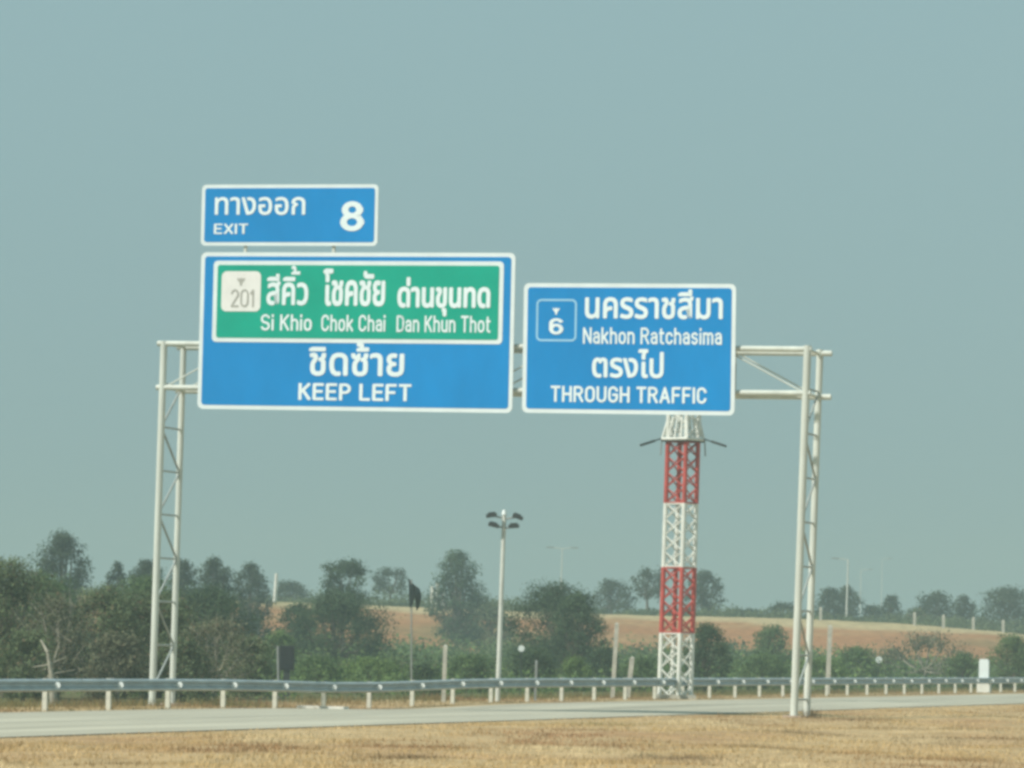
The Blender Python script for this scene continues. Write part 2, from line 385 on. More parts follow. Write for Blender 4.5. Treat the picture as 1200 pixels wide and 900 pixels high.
GLYPH = {   # road lettering as strokes on a cap height of 1
 'S': (.54, [arc(.27, .745, .27, .255, 25, 270) + arc(.27, .245, .27, .245, 90, -155)]), 'K': (.52, [[(0, 0), (0, 1)], [(.5, 1), (0, .4)], [(.17, .6), (.52, 0)]]),
 'C': (.52, [arc(.26, .72, .26, .28, 10, 180) + arc(.26, .28, .26, .28, 180, 350)]), 'D': (.52, [[(0, 0), (0, 1)] + arc(.24, .7, .28, .3, 90, 0) + arc(.24, .3, .28, .3, 0, -90) + [(0, 0)]]),
 'T': (.54, [[(0, 1), (.54, 1)], [(.27, 1), (.27, 0)]]), 'N': (.54, [[(0, 0), (0, 1), (.54, 0), (.54, 1)]]),
 'R': (.54, [[(0, 0), (0, 1)] + arc(.27, .75, .25, .25, 90, -90) + [(0, .5)], [(.28, .5), (.54, 0)]]), 'E': (.46, [[(.46, 1), (0, 1), (0, 0), (.46, 0)], [(0, .52), (.4, .52)]]),
 'X': (.52, [[(0, 0), (.52, 1)], [(0, 1), (.52, 0)]]), 'I': (.0, [[(0, 0), (0, 1)]]), 'L': (.44, [[(0, 1), (0, 0), (.44, 0)]]), 'F': (.45, [[(.45, 1), (0, 1), (0, 0)], [(0, .5), (.38, .5)]]),
 'P': (.5, [[(0, 0), (0, 1)] + arc(.25, .73, .25, .27, 90, -90) + [(0, .46)]]), 'H': (.54, [[(0, 0), (0, 1)], [(.54, 0), (.54, 1)], [(0, .5), (.54, .5)]]),
 'G': (.54, [arc(.27, .72, .27, .28, 15, 180) + arc(.27, .28, .27, .28, 180, 360) + [(.54, .48), (.3, .48)]]), 'O': (.54, [oval(.54, 1, .28)]),
 'U': (.54, [[(0, 1)] + arc(.27, .28, .27, .28, 180, 360) + [(.54, 1)]]), 'A': (.58, [[(0, 0), (.29, 1), (.58, 0)], [(.1, .3), (.48, .3)]]),
 'i': (.0, [[(0, 0), (0, .68)], [(0, .94), (0, 1)]]), 'h': (.42, [[(0, 0), (0, 1)], arc(.21, .47, .21, .23, 180, 0) + [(.42, 0)]]), 'o': (.44, [oval(.44, .7, .24)]),
 'k': (.42, [[(0, 0), (0, 1)], [(.4, .7), (0, .25)], [(.14, .4), (.42, 0)]]), 'n': (.42, [[(0, 0), (0, .7)], arc(.21, .47, .21, .23, 180, 0) + [(.42, 0)]]),
 'u': (.42, [[(0, .7)] + arc(.21, .22, .21, .22, 180, 360) + [(.42, .7)], [(.42, .3), (.42, 0)]]), 't': (.26, [[(.08, .95)] + arc(.22, .14, .14, .14, 180, 270) + [(.26, 0)], [(0, .7), (.26, .7)]]),
 'c': (.40, [arc(.21, .46, .21, .24, 20, 180) + arc(.21, .24, .21, .24, 180, 340)]), 's': (.38, [arc(.19, .53, .19, .17, 25, 270) + arc(.19, .18, .19, .18, 90, -155)]),
 'm': (.68, [[(0, 0), (0, .7)], arc(.17, .5, .17, .2, 180, 0) + [(.34, 0)], arc(.51, .5, .17, .2, 180, 0) + [(.68, 0)]]),
 'a': (.40, [arc(.2, .5, .2, .2, 155, 0) + [(.4, 0)], [(.4, .4), (.2, .4)] + arc(.18, .2, .18, .2, 90, 270) + [(.4, .06)]]),
 '8': (.54, [oval(.46, .5, .24), ]), '6': (.50, [arc(.25, .74, .25, .26, 30, 180) + [(0, .3)] + arc(.25, .3, .25, .3, 180, 540, 18)]),
 '2': (.48, [arc(.24, .74, .24, .26, 165, -20) + [(0, 0), (.48, 0)]]), '0': (.50, [oval(.5, 1, .26)]), '1': (.16, [[(0, .8), (.16, 1), (.16, 0)]]),
}
GLYPH['8'] = (.54, [arc(.27, .76, .23, .24, 0, 360, 18), arc(.27, .265, .27, .265, 0, 360, 18)])
def stroke_pieces(body, sw):
    """flat pieces (list of 2-D outlines) of a word"""
    x = 0; words = [[]]
    for ch_ in body:
        out_ = words[-1]
        if ch_ == ' ': x += .36; words.append([]); continue
        wd, st_ = GLYPH[ch_]
        for ln in st_:
            P = [(px + x, py) for px, py in ln]
            for (ax, ay), (bx, by) in zip(P[:-1], P[1:]):
                dx, dy = bx - ax, by - ay; l_ = math.hypot(dx, dy)
                if l_ < 1e-6: continue
                nx_, ny_ = -dy / l_ * sw / 2, dx / l_ * sw / 2
                out_.append([(ax + nx_, ay + ny_), (ax - nx_, ay - ny_), (bx - nx_, by - ny_), (bx + nx_, by + ny_)])
            for (ax, ay) in P[1:-1]: out_.append([(ax + sw / 2 * math.cos(q), ay + sw / 2 * math.sin(q)) for q in np.linspace(0, 2 * math.pi, 9)[:-1]])
            # square ends reach half a stroke further
            for (ax, ay), (bx, by) in ((P[0], P[1]), (P[-1], P[-2])):
                dx, dy = ax - bx, ay - by; l_ = math.hypot(dx, dy) or 1; dx, dy = dx / l_ * sw / 2, dy / l_ * sw / 2
                out_.append([(ax - dy, ay + dx), (ax + dy, ay - dx), (ax + dy + dx * .9, ay - dx + dy * .9), (ax - dy + dx * .9, ay + dx + dy * .9)])
        x += wd + sw + .115
    return words
class Sign:
    def __init__(s, name, label, quad):
        (s.x0, s.y0), (s.x1, s.y1), (s.x2, s.y2), (s.x3, s.y3) = quad        # tl tr br bl, pixels
        a, b, c, d = [PP(x, y, FRONT) for x, y in quad]
        s.w = ((b - a).length + (c - d).length) / 2; s.h = ((a - d).length + (b - c).length) / 2
        s.c = (a + b + c + d) / 4; s.up = ((a + b) - (c + d)).normalized()
        s.up = (s.up - BE * s.up.dot(BE)).normalized() if False else s.up
        s.root = empty(name, s.c - s.up * (s.h / 2)); tag(s.root, label, 'road sign', 'overhead signs on the gantry')
    def local(s, px, py):
        """pixel measured on the sign -> point on its face plane"""
        return PP(px, py, FRONT)
    def plate(s, name, m, c, w_, h_, r, lift, thick=.004, parent=None):
        b = MB(); b.prism(list(reversed(rrect(c + FN * lift, w_, h_, r, s.up))), FN, thick); return b.build(name, m, parent or s.root)
    def text(s, body, box, m, parent=None, bold=.018, lift=.02, name='lettering'):
        """lettering fitted to a pixel box (x0,y0,x1,y1) read from the photo"""
        if body.isascii():
            words = stroke_pieces(body, bold); al = np.array([p for pcs in words for q in pcs for p in q]); lo, hi = al.min(0), al.max(0)
            x0, y0, x1, y1 = box; ym = (y0 + y1) / 2; xm = (x0 + x1) / 2; cpt = s.local(xm, ym)
            wv = (s.local(x1, ym) - s.local(x0, ym)).length; hv = (s.local(xm, y0) - s.local(xm, y1)).length
            for pcs in words:
              b = MB()
              for i, q in enumerate(pcs):
                b.add([cpt + BE * (((x - lo[0]) / (hi[0] - lo[0]) - .5) * wv) + s.up * (((y - lo[1]) / (hi[1] - lo[1]) - .5) * hv) + FN * (lift + .00025 * (i % 24)) for x, y in q], [tuple(range(len(q)))])
              b.build(name, m, parent or s.root)
            return
        cu = bpy.data.curves.new('t', 'FONT'); cu.body = body; cu.size = 1; cu.resolution_u = 4
        to = bpy.data.objects.new('t', cu); COL.objects.link(to)
        dg = bpy.context.evaluated_depsgraph_get(); me = bpy.data.meshes.new_from_object(to.evaluated_get(dg))
        bpy.data.objects.remove(to); bpy.data.curves.remove(cu)
        co = np.empty(len(me.vertices) * 3, np.float32); me.vertices.foreach_get('co', co); co = co.reshape(-1, 3)
        lo, hi = co[:, :2].min(0), co[:, :2].max(0); uv = (co[:, :2] - lo) / (hi - lo)
        x0, y0, x1, y1 = box; ym = (y0 + y1) / 2; xm = (x0 + x1) / 2
        cpt = s.local(xm, ym); wv = (s.local(x1, ym) - s.local(x0, ym)).length; hv = (s.local(xm, y0) - s.local(xm, y1)).length
        e = bold * hv * 1.25; wv -= 2 * e; hv -= 2 * e; b = MB(); pf_ = [tuple(p.vertices) for p in me.polygons]
        for k in range(9):                            # stroke weight: the outline laid round itself, each layer half a millimetre prouder
            a = k * math.pi / 4; q = cpt + FN * (lift + k * .0005) + (BE * (e * math.cos(a)) + s.up * (e * math.sin(a)) if k < 8 else Vector())
            b.add([q + BE * ((u - .5) * wv) + s.up * ((v - .5) * hv) for u, v in uv], pf_)
        bpy.data.meshes.remove(me)
        o_ = b.build(name, m, parent or s.root)
        return o_
    def panel(s, name, m, box, r, lift, thick=.004, parent=None, ring=None):
        x0, y0, x1, y1 = box; xm, ym = (x0 + x1) / 2, (y0 + y1) / 2
        c = s.local(xm, ym); wv = (s.local(x1, ym) - s.local(x0, ym)).length; hv = (s.local(xm, y0) - s.local(xm, y1)).length
        if ring:
            A = rrect(c + FN * lift, wv, hv, r, s.up); B = rrect(c + FN * lift, wv - 2 * ring, hv - 2 * ring, r - ring, s.up); n_ = len(A)
            b = MB(); b.add(A + B, [(i, (i + 1) % n_, n_ + (i + 1) % n_, n_ + i) for i in range(n_)]); return b.build(name, m, parent or s.root)
        return s.plate(name, m, c, wv, hv, r, lift, thick, parent)
    def base(s, rad=.16, border=.105, mounts=4, drop=0):
        s.plate('back_plate', M['back'], s.c, s.w - .01, s.h - .01, rad, -.045, .04)
        s.plate('border', M['white'], s.c, s.w, s.h, rad, 0.0, .006)
        s.plate('face', M['blue'], s.c, s.w - 2 * border, s.h - 2 * border, rad * .55, .009, .004)
        for i in range(mounts):
            t = (i + .5) / mounts - .5
            b = MB(); p = s.c + BE * (t * s.w) - FN * .09
            b.box(p - s.up * (drop / 2), .08, .085, s.h * .96 + drop, BE, s.up); b.build('mounting_post', M['steel'], s.root)
    def emblem(s, px, py, sz, m, lift, parent=None):
        """small winged emblem"""
        c = s.local(px, py) + FN * lift
        pts = [(0, .5), (.12, .3), (.5, .42), (.42, .1), (.2, -.05), (.1, -.5), (-.1, -.5), (-.2, -.05), (-.42, .1), (-.5, .42), (-.12, .3)]
        b = MB(); P = [c + BE * (x * sz) + s.up * (y * sz) for x, y in pts]
        b.add(P + [c], [(i, (i + 1) % 11, 11) for i in range(11)]); return b.build('emblem', m, parent or s.root)

se = Sign('exit_sign', 'small blue exit sign with number 8 standing above the larger sign', [(237, 215), (444, 217.5), (442, 289), (235.5, 287)])
se.base(.13, .10, 2, .7)
se.text('ทางออก', (252, 231, 358, 252), M['letter'], bold=.02); se.text('EXIT', (251, 262, 291, 274.5), M['letter'], bold=.17)
se.text('8', (399, 236, 427.5, 271), M['letter'], bold=.21)
sb = Sign('keep_left_sign', 'large blue keep left sign with a green destination panel on the gantry', [(236, 294.5), (604.5, 297.5), (600, 483.5), (231.5, 479.5)])
sb.base(.16, .115, 5)
pb = sb.panel('destination_panel', M['white'], (248, 306, 588, 402), .12, .018)
pf = sb.panel('green_face', M['green'], (253, 311, 583, 397), .07, .026, parent=pb)
sh = sb.panel('route_shield', M['cream'], (260, 318, 306, 365), .15, .034, parent=pb)
sb.emblem(283, 330, .24, M['greyink'], .045, pb)
sb.text('201', (271, 339, 298, 360), M['greyink'], pb, .12, .045)
for t_, bx_, bo in (('สีคิว', (313, 321, 362, 358), .021), ('้', (342, 311.5, 352.5, 322), .02), ('โชคชัย', (379, 315, 452, 359), .021), ('ด่านขุนทด', (466, 325, 575, 371), .021),
                    ('Si Khio', (306, 368, 366, 388), .16), ('Chok Chai', (377, 369, 452, 389), .16), ('Dan Khun Thot', (465, 369.5, 575, 390), .16)):
    sb.text(t_, bx_, M['letter'], pb, bo, .036)
sb.text('ชิดซ้าย', (362, 401, 474, 441), M['letter'], bold=.02)
sb.text('KEEP LEFT', (349, 449, 482, 470), M['letter'], bold=.19)
sr = Sign('through_traffic_sign', 'blue through traffic sign with a number 6 route shield on the gantry', [(614.5, 332), (862.5, 332.5), (861, 486), (611.5, 484.5)])
sr.base(.15, .115, 4)
shr = sr.panel('route_shield', M['paleblue'], (628.5, 350.5, 676, 400), .14, .018, ring=.055)
sr.emblem(652, 364.5, .2, M['letter'], .02, shr)
sr.text('6', (643.5, 373, 660.5, 392), M['letter'], shr, .2)
sr.text('นครราชสีมา', (685.5, 339, 847, 374), M['letter'], bold=.02)
sr.text('Nakhon Ratchasima', (683, 384, 846, 404), M['letter'], bold=.16)
sr.text('ตรงไป', (694, 409, 778, 443), M['letter'], bold=.02)
sr.text('THROUGH TRAFFIC', (645, 453, 828, 472.5), M['letter'], bold=.18)

# ------------------------------------------------------------------ lattice mast behind the rail
TY = 160.0; tb = PD(791, 817, TY); tt = PD(803.5, 420, TY)
tw = empty('lattice_mast', (tb.x, tb.y, tz(tb.x, tb.y))); tag(tw, 'red and white banded lattice mast rising behind the right hand sign', 'tower')
def mast_c(z): t = (z - tb.z) / (tt.z - tb.z); return tb.lerp(tt, t)
def zpx(py): return PD(800, py, TY).z
ROTM = math.radians(9)
def mast_p(z, k):
    t = (z - tb.z) / (tt.z - tb.z); r = .60 - .03 * t
    a = ROTM + k * math.pi / 2; return mast_c(z) + Vector((r * math.cos(a), r * math.sin(a), 0))
bands = [(tb.z - .25, zpx(742), 'towerwhite'), (zpx(742), zpx(665), 'towerred'), (zpx(665), zpx(590), 'towerwhite'), (zpx(590), zpx(517), 'towerred'), (zpx(517), tt.z, 'towerwhite')]
for z0, z1, m_ in bands:
    legs = MB()
    for k in range(4): legs.tube(mast_p(z0, k), mast_p(z1, k), .088, n=8)
    np_ = max(2, round((z1 - z0) / .62)); zz = np.linspace(z0, z1, np_ + 1)
    for z in (zz[0] + .03, zz[-1] - .03):
        for k in range(4): legs.tube(mast_p(z, k), mast_p(z, k + 1), .03, n=6)
    so_ = legs.build('section', M[m_], tw)
    for i in range(np_):
        for k in range(4):
            MB().tube(mast_p(zz[i], k), mast_p(zz[i + 1], k + 1), .026, n=6).build('brace', M[m_], so_)
            MB().tube(mast_p(zz[i], k + 1), mast_p(zz[i + 1], k), .026, n=6).build('brace', M[m_], so_)
# flared working platform with dark outrigger arms
zp0, zp1 = zpx(515), zpx(489); pc = mast_c(zp0)
pl = MB()
for k in range(4):
    a = ROTM + k * math.pi / 2; d0 = Vector((math.cos(a), math.sin(a), 0)); a1 = a + math.pi / 2; d1 = Vector((math.cos(a1), math.sin(a1), 0))
    pl.tube(pc + d0 * .80, pc + d1 * .80, .06, n=6); pl.tube(pc + d0 * .80, mast_p(zp1, k), .05, n=6); pl.tube(pc + d0 * .80, mast_p(zp0 + .4, k), .04, n=6)
    for t in (.25, .5, .75):
        pl.tube((pc + d0 * .80).lerp(pc + d1 * .80, t), mast_p(zp1, k).lerp(mast_p(zp1, k + 1), t), .04, n=6)
po = pl.build('platform', M['towerwhite'], tw)
MB().prism([pc + Vector((.84 * math.cos(ROTM + k * math.pi / 2), .84 * math.sin(ROTM + k * math.pi / 2), -.10)) for k in range(4)], UP, .05).build('platform_deck', M['dark'], po)
for sx, dz, ln in ((-1, -.25, .62), (1, -.22, .66)):
    b = MB(); s0 = pc + Vector((sx * .80, -.1, .02)); e0 = pc + Vector((sx * 1.55, -.3, dz)); b.tube(s0, e0, .03, n=6)
    mid = s0.lerp(e0, .72); dr = (e0 - s0).normalized(); b.box(mid, .58, .16, .09, dr, Vector((0, 0, 1)) - dr * dr.z); b.build('flood_lamp', M['dark'], tw)
    MB().tube(pc + Vector((sx * .80, -.1, .05)), pc + Vector((sx * .84, -.1, -.62)), .028, n=6).build('whip_antenna', M['greypole'], tw)
MB().box(tb + Vector((0, 0, -.05)), 1.5, 1.5, .3).build('footing', M['concrete'], tw)

# ------------------------------------------------------------------ poles, posts and small roadside things
def pole(name, label, cat, px0, py0, px1, py1, Y, r, m, group=None, n=10):
    a = PD(px0, py0, Y); b = PD(px1, py1, Y); a.z = tz(a.x, a.y) - .15
    root = empty(name, (a.x, a.y, a.z + .15)); tag(root, label, cat, group)
    MB().tube(a, b, r, r * .8, n).build('shaft', M[m], root)
    return root, a, b
# floodlight pole
root, a, b = pole('floodlight_pole', 'tall slim pale pole topped by four dark floodlights', 'light pole', 583, 822, 591, 601, 141, .085, 'pole', n=12)
for dx, dz, rot in ((-.42, -.10, .15), (.45, -.13, -.35), (-.34, -.42, -.25), (.32, -.44, .08)):
    hd = MB(); c = b + Vector((dx, -.12, dz)); ax = Vector((math.cos(rot), 0, math.sin(rot)))
    hd.box(c, .36, .34, .12, ax, Vector((-math.sin(rot), 0, math.cos(rot)))); hd.box(c + Vector((0, 0, .085)), .24, .2, .05, ax); h_ = hd.build('floodlight', M['dark'], root)
    MB().tube(b + Vector((0, 0, dz - .08)), c, .03, n=6).build('arm', M['greypole'], root)
cap = MB(); cap.tube(b + Vector((0, 0, -.06)), b + Vector((0, 0, .1)), .1, .05, 10); cap.build('cap', M['reflector'], root)
# thin pole with a drooping dark flag
root, a, b = pole('flag_pole', 'thin grey pole carrying a ragged dark drooping flag', 'flag', 482.5, 822, 482, 679, 137, .03, 'greypole')
fl = MB(); fp = []
outl = [(479, 678), (485, 685), (492, 690), (494, 700), (491, 712), (488, 716), (487, 706), (485, 694), (484, 705), (483, 711), (480, 712), (479, 700)]
pts = [PD(x, y, 137 + .06 * math.sin(i * 1.7)) for i, (x, y) in enumerate(outl)]; cc = sum(pts, Vector()) / len(pts) + Vector((.02, -.08, .1))
fl.add(pts + [cc] + [p + Vector((0, .05, 0)) for p in pts] + [cc + Vector((0, .05, 0))], [(i, (i + 1) % 12, 12) for i in range(12)] + [(13 + (i + 1) % 12, 13 + i, 25) for i in range(12)] + [(i, 13 + i, 13 + (i + 1) % 12, (i + 1) % 12) for i in range(12)])
fl.build('flag', M['cloth'], root)
def conc_post(label, px0, py0, px1, py1, Y, wd, m='concrete', group=None):
    a = PD(px0, py0, Y); b = PD(px1, py1, Y); a.z = tz(a.x, a.y) - .1
    d = (b - a).normalized(); bm = MB(); L = (b - a).length
    bm.box(a.lerp(b, .5) - d * .02, wd, wd, L - .04, Vector((1, 0, 0)), d); bm.add([], [])
    x = Vector((1, 0, 0)); y_ = d.cross(x)
    t0 = [b - d * .042 + x * (sx * wd / 2) + y_ * (sy * wd / 2) for sx, sy in ((-1, -1), (1, -1), (1, 1), (-1, 1))]
    bm.add(t0 + [b + d * .03], [(0, 1, 4), (1, 2, 4), (2, 3, 4), (3, 0, 4)])
    o_ = bm.build('concrete_post', M[m], at=(a.x, a.y, a.z + .1)); tag(o_, label, 'post', group); return o_
conc_post('slim pale concrete post just left of the floodlight pole', 519.5, 822, 522, 756, 137, .13)
conc_post('tall weathered concrete post left of the lattice mast', 717.5, 820, 723, 730, 158, .15)
conc_post('short pale post leaning right beside the lattice mast', 735, 820, 741, 770, 159, .17)
conc_post('yellowish concrete post just right of the gantry leg', 969.5, 815, 973, 733, 193, .19)
conc_post('thin short grey post right of the floodlight pole', 627, 822, 628.5, 774, 145, .085, 'greypole')
conc_post('pale post beside the reddish bank at far left', 301.5, 760, 302.5, 714, 330, .3)
# white kilometre marker
a = PD(1153, 812, 218.5); a.z = tz(a.x, a.y); km = empty('marker_post', a); tag(km, 'squat white marker post behind the guardrail at far right', 'marker post')
MB().box(a + UP * .30, .66, .5, .76, GE).build('plinth', M['towerwhite'], km)
b = MB(); b.prism([a + GE * x + UP * z - GN * .12 for x, z in ((-.25, .684), (.25, .684), (.25, 1.62), (.18, 1.72), (-.18, 1.72), (-.25, 1.62))], GN, .24); b.build('slab', M['white'], km)
# dark cabinet on a post
a = PD(327, 815, 147); a.z = tz(a.x, a.y); cab = empty('roadside_cabinet', a); tag(cab, 'dark rectangular cabinet mounted on a grey post behind the guardrail', 'cabinet')
b1 = PD(326, 757, 147); MB().tube(a - UP * .1, b1, .05, n=8).build('post', M['greypole'], cab)
c = PD(336.5, 771, 147) + Vector((0, -.05, 0)); MB().box(c, wpx(17, 147), .3, wpx(29, 147)).build('box', M['dark'], cab)
MB().box(c + Vector((0, -.16, 0)), wpx(14, 147), .02, wpx(25, 147)).build('door', mat('cabinet_door', (.022, .028, .032), .6), cab)
MB().box((c.x, c.y, (a.z + c.z) / 2 - .15), .22, .22, c.z - a.z - .5).build('plinth', M['dark'], cab)
# concrete slab on the verge
p = PD(378, 827.5, 121.6); b = MB(); zt = tz(p.x, p.y)
P = [(-.72, -.16), (.70, -.2), (.74, .14), (-.68, .2)]
b.prism([Vector((p.x, p.y, zt - .04)) + GE * x + GN * y for x, y in P], UP, .13); sl_ = b.build('concrete_slab', M['towerwhite'], at=(p.x, p.y, zt)); tag(sl_, 'flat broken white concrete slab lying under the guardrail', 'slab')
# round white marker discs on thin stems
for px, py, Y, lab in ((611, 760, 170, 'small round white reflector disc between floodlight pole and dark round tree'), (1030, 773, 235, 'small round white reflector disc in the bushes right of the gantry')):
    c = PD(px, py, Y); zb = tz(c.x, c.y); root = empty('reflector_disc', (c.x, c.y, zb)); tag(root, lab, 'reflector', 'round white reflectors')
    MB().tube((c.x, c.y, zb - .1), c, .02, n=6).build('stem', M['dark'], root)
    r = wpx(3.8, Y); MB().prism([c + Vector((r * math.cos(t), -.03, r * math.sin(t))) for t in np.linspace(0, 2 * math.pi, 17)[:-1]], Vector((0, 1, 0)), .03).build('disc', M['reflector'], root)
# far light poles
def far_pole(label, px, ptop, Y, r, arms):
    b = PD(px, ptop, Y); z = tz(b.x, b.y); root = empty('street_light', (b.x, b.y, z)); tag(root, label, 'street light', 'street lights on the far ridge')
    MB().tube((b.x - .1, b.y, z - .2), b, r, r * .6, 8).build('shaft', M['pole'], root)
    for s in arms:
        e = b + Vector((s * 1.1, 0, .12)); MB().tube(b, e, .05, n=6).build('arm', M['pole'], root); MB().box(e + Vector((s * .25, 0, 0)), .8, .3, .12).build('lamp_head', M['greypole'], root)
far_pole('faint double armed street light rising behind the dark round tree', 659, 643, 470, .085, (-1, 1))
far_pole('pale street light on the ridge right of the gantry', 994, 656, 455, .12, (-1,))
far_pole('faint far street light just right of the pale ridge light', 1009, 668, 640, .07, (1,))
far_pole('faintest street light far behind the ridge at right', 1034, 655, 760, .07, (1,))
root, a, b = pole('pale_mast', 'short pale mast standing on the reddish bank at left', 'pole', 321.5, 720, 324, 672, 428, .2, 'towerwhite')
for i, px in enumerate((962, 1072, 1106, 1141, 1176)):
    Yc = float(crest_y(wpx(px - 600, 430))) - .5; b = PD(px, 700, Yc); z = tz(b.x, b.y); bm = MB(); bm.box((b.x, b.y, z + .55), .26, .26, 1.3)
    bm.add([(b.x + sx * .13, b.y + sy * .13, z + 1.201) for sx, sy in ((-1, -1), (1, -1), (1, 1), (-1, 1))] + [(b.x, b.y, z + 1.32)], [(0, 1, 4), (1, 2, 4), (2, 3, 4), (3, 0, 4)])
    o_ = bm.build('fence_post', M['concrete'], at=(b.x, b.y, z)); tag(o_, ('tiny pale ridge fence post just right of the gantry legs', 'tiny pale ridge fence post beside the low brownish bush', 'tiny pale ridge fence post under the wide pointed tree', 'tiny pale ridge fence post right of the compact rounded tree', 'rightmost tiny pale fence post on the ridge')[i], 'fence post', 'fence posts on the ridge')
for i, px in enumerate((506, 512, 519)):
    Yc = 428; b = PD(px, 700, Yc); z = tz(b.x, b.y); hh = (2.2, 2.6, 1.7)[i]; bm = MB(); bm.box((b.x, b.y, z + hh / 2 - .1), .3, .3, hh)
    bm.add([(b.x + sx * .15, b.y + sy * .15, z + hh - .099) for sx, sy in ((-1, -1), (1, -1), (1, 1), (-1, 1))] + [(b.x, b.y, z + hh)], [(0, 1, 4), (1, 2, 4), (2, 3, 4), (3, 0, 4)])
    o_ = bm.build('fence_post', M['towerwhite'], at=(b.x, b.y, z)); tag(o_, ('left of three whitish posts on the bank crest beside the spreading tree', 'tallest and middle of three whitish posts on the bank crest', 'shortest of three whitish posts, right under the spreading tree')[i], 'fence post', 'whitish posts on the crest')

# ------------------------------------------------------------------ vegetation
def leaf_quads(P, nrm, size, tint):
    n = len(P); nrm = nrm / (np.linalg.norm(nrm, axis=1, keepdims=True) + 1e-9)
    r = RNG.normal(size=(n, 3)); u = np.cross(nrm, r); u /= (np.linalg.norm(u, axis=1, keepdims=True) + 1e-9); v = np.cross(nrm, u)
    s = (size * RNG.uniform(.6, 1.35, n))[:, None]; asp = RNG.uniform(.45, .9, n)[:, None]
    V = np.stack([P - u * s, P - v * s * asp, P + u * s, P + v * s * asp], 1)
    return V.reshape(-1, 3), np.arange(4 * n).reshape(-1, 4), np.repeat(tint, 4, 0)
KIND = {   # leaf colours (light, dark)
    'olive': ((0.195, 0.245, 0.120), (0.115, 0.155, 0.082)),
    'green': ((0.155, 0.235, 0.090), (0.090, 0.145, 0.062)),
    'dark': ((0.095, 0.150, 0.072), (0.052, 0.088, 0.048)),
    'far': ((0.085, 0.120, 0.068), (0.048, 0.075, 0.048)),
    'bright': ((0.210, 0.310, 0.095), (0.110, 0.175, 0.060)),
    'dry': ((0.225, 0.230, 0.140), (0.135, 0.150, 0.092)),
}
def make_plant(name, label, cat, px, ptop, w_px, Y, kind='green', shape='round', pbase=None, dens=1.0, group=None, leaf_px=2.6, pale=False, trunk=True):
    top = PD(px, ptop, Y); cx, cy = top.x, Y; zb = tz(cx, cy); H = top.z - zb; W = wpx(w_px, Y)
    root = empty(name, (cx, cy, zb)); tag(root, label, cat, group)
    cz0 = {'round': .10, 'bush': .0, 'flat': .38, 'tall': .08, 'sparse': .10, 'spread': .22}[shape] * H      # underside of the crown
    ch = H - cz0; rx = W / 2 * (1.12 if shape in ('bush', 'sparse') else 1.32); ry = rx * RNG.uniform(.75, 1.0)
    nl = int(min(46, (10 + 11 * min(ch / W, 2.2)) * {'flat': .8, 'sparse': .9}.get(shape, 1.15)))
    lobes = []
    for i in range(nl):
        t = (i + RNG.uniform(.1, .9)) / nl                                     # height in the crown
        if shape == 'flat': prof_ = .5 + .5 * math.sin(math.pi * (0.2 + .65 * t))
        elif shape == 'spread': prof_ = (.55 + .45 * min(1, 1.5 * t)) * math.sqrt(max(.1, 1 - max(0, (t - .7) / .34) ** 2))
        elif shape == 'tall': prof_ = math.sqrt(max(.06, 1 - abs(1.35 * t - .35) ** 1.6))
        else: prof_ = math.sqrt(max(.06, 1 - abs(1.5 * t - .5) ** 2.3))
        lr = RNG.uniform(.26, .44) * rx * (1 if prof_ > .5 else .75); lr = min(lr, ch * .34)
        a = 2.4 * i + RNG.uniform(-.5, .5); rad = math.sqrt(RNG.uniform(.12, 1)) * max(0, prof_ - .62 * lr / rx)
        lobes.append((rx * rad * math.cos(a), ry * rad * math.sin(a), min(cz0 + ch * (.05 + .9 * t), H - lr * .72), lr))
    lobes.append((RNG.uniform(-.1, .1) * rx, 0, H - .30 * min(rx, ch * .7), .34 * min(rx, ch * .7)))
    size = max(wpx(leaf_px, Y) * .5, .05)
    area = math.pi / 4 * W * ch / (size * size * 1.6)
    n = int(min(36000, max(600, area * 5.5 * dens)))
    L = np.array(lobes); wts = L[:, 3] ** 2; pick = RNG.choice(len(L), n, p=wts / wts.sum())
    d = RNG.normal(size=(n, 3)); d /= np.linalg.norm(d, axis=1, keepdims=True)
    rr = (RNG.random(n) ** .45) * RNG.uniform(.75, 1.18, n)
    P = L[pick, :3] + d * (L[pick, 3] * rr)[:, None] * np.array((1.12, 1.0, .78))
    P += RNG.normal(size=(n, 3)) * size * .8
    keep = (P[:, 2] > 0.02 * H)
    hole = np.sin(P[:, 0] * 6.1 / max(W, .1) * 2 + px) + np.sin(P[:, 2] * 11 / max(H, .1) + px * .7) + np.sin(P[:, 1] * 9 / max(W, .1) + px * .3)
    if shape in ('sparse', 'flat'): keep &= (hole < 1.5)
    P, d, pick, rr = P[keep], d[keep], pick[keep], rr[keep]; n = len(P)
    c1, c2 = np.array(KIND[kind][0]), np.array(KIND[kind][1])
    lobe_t = RNG.uniform(0.15, .95, len(L)); tv = np.clip(lobe_t[pick] + RNG.normal(0, .22, n), 0, 1)[:, None]
    tint = (c1 * tv + c2 * (1 - tv)) * RNG.uniform(.9, 1.12, (n, 1))
    if kind in ('olive', 'dry'):
        br = RNG.random(n) < .10; tint[br] = np.array((0.21, 0.165, 0.10)) * RNG.uniform(.6, 1.15, (br.sum(), 1))
    nrm = d * 1.0 + RNG.normal(size=(n, 3)) * .42 + np.array((0, 0, .35))
    V, Fc, Tn = leaf_quads(P, nrm, np.full(n, size), tint)
    link('crown', numpy_mesh('crown', V, Fc, Tn), M['leaf'], root)
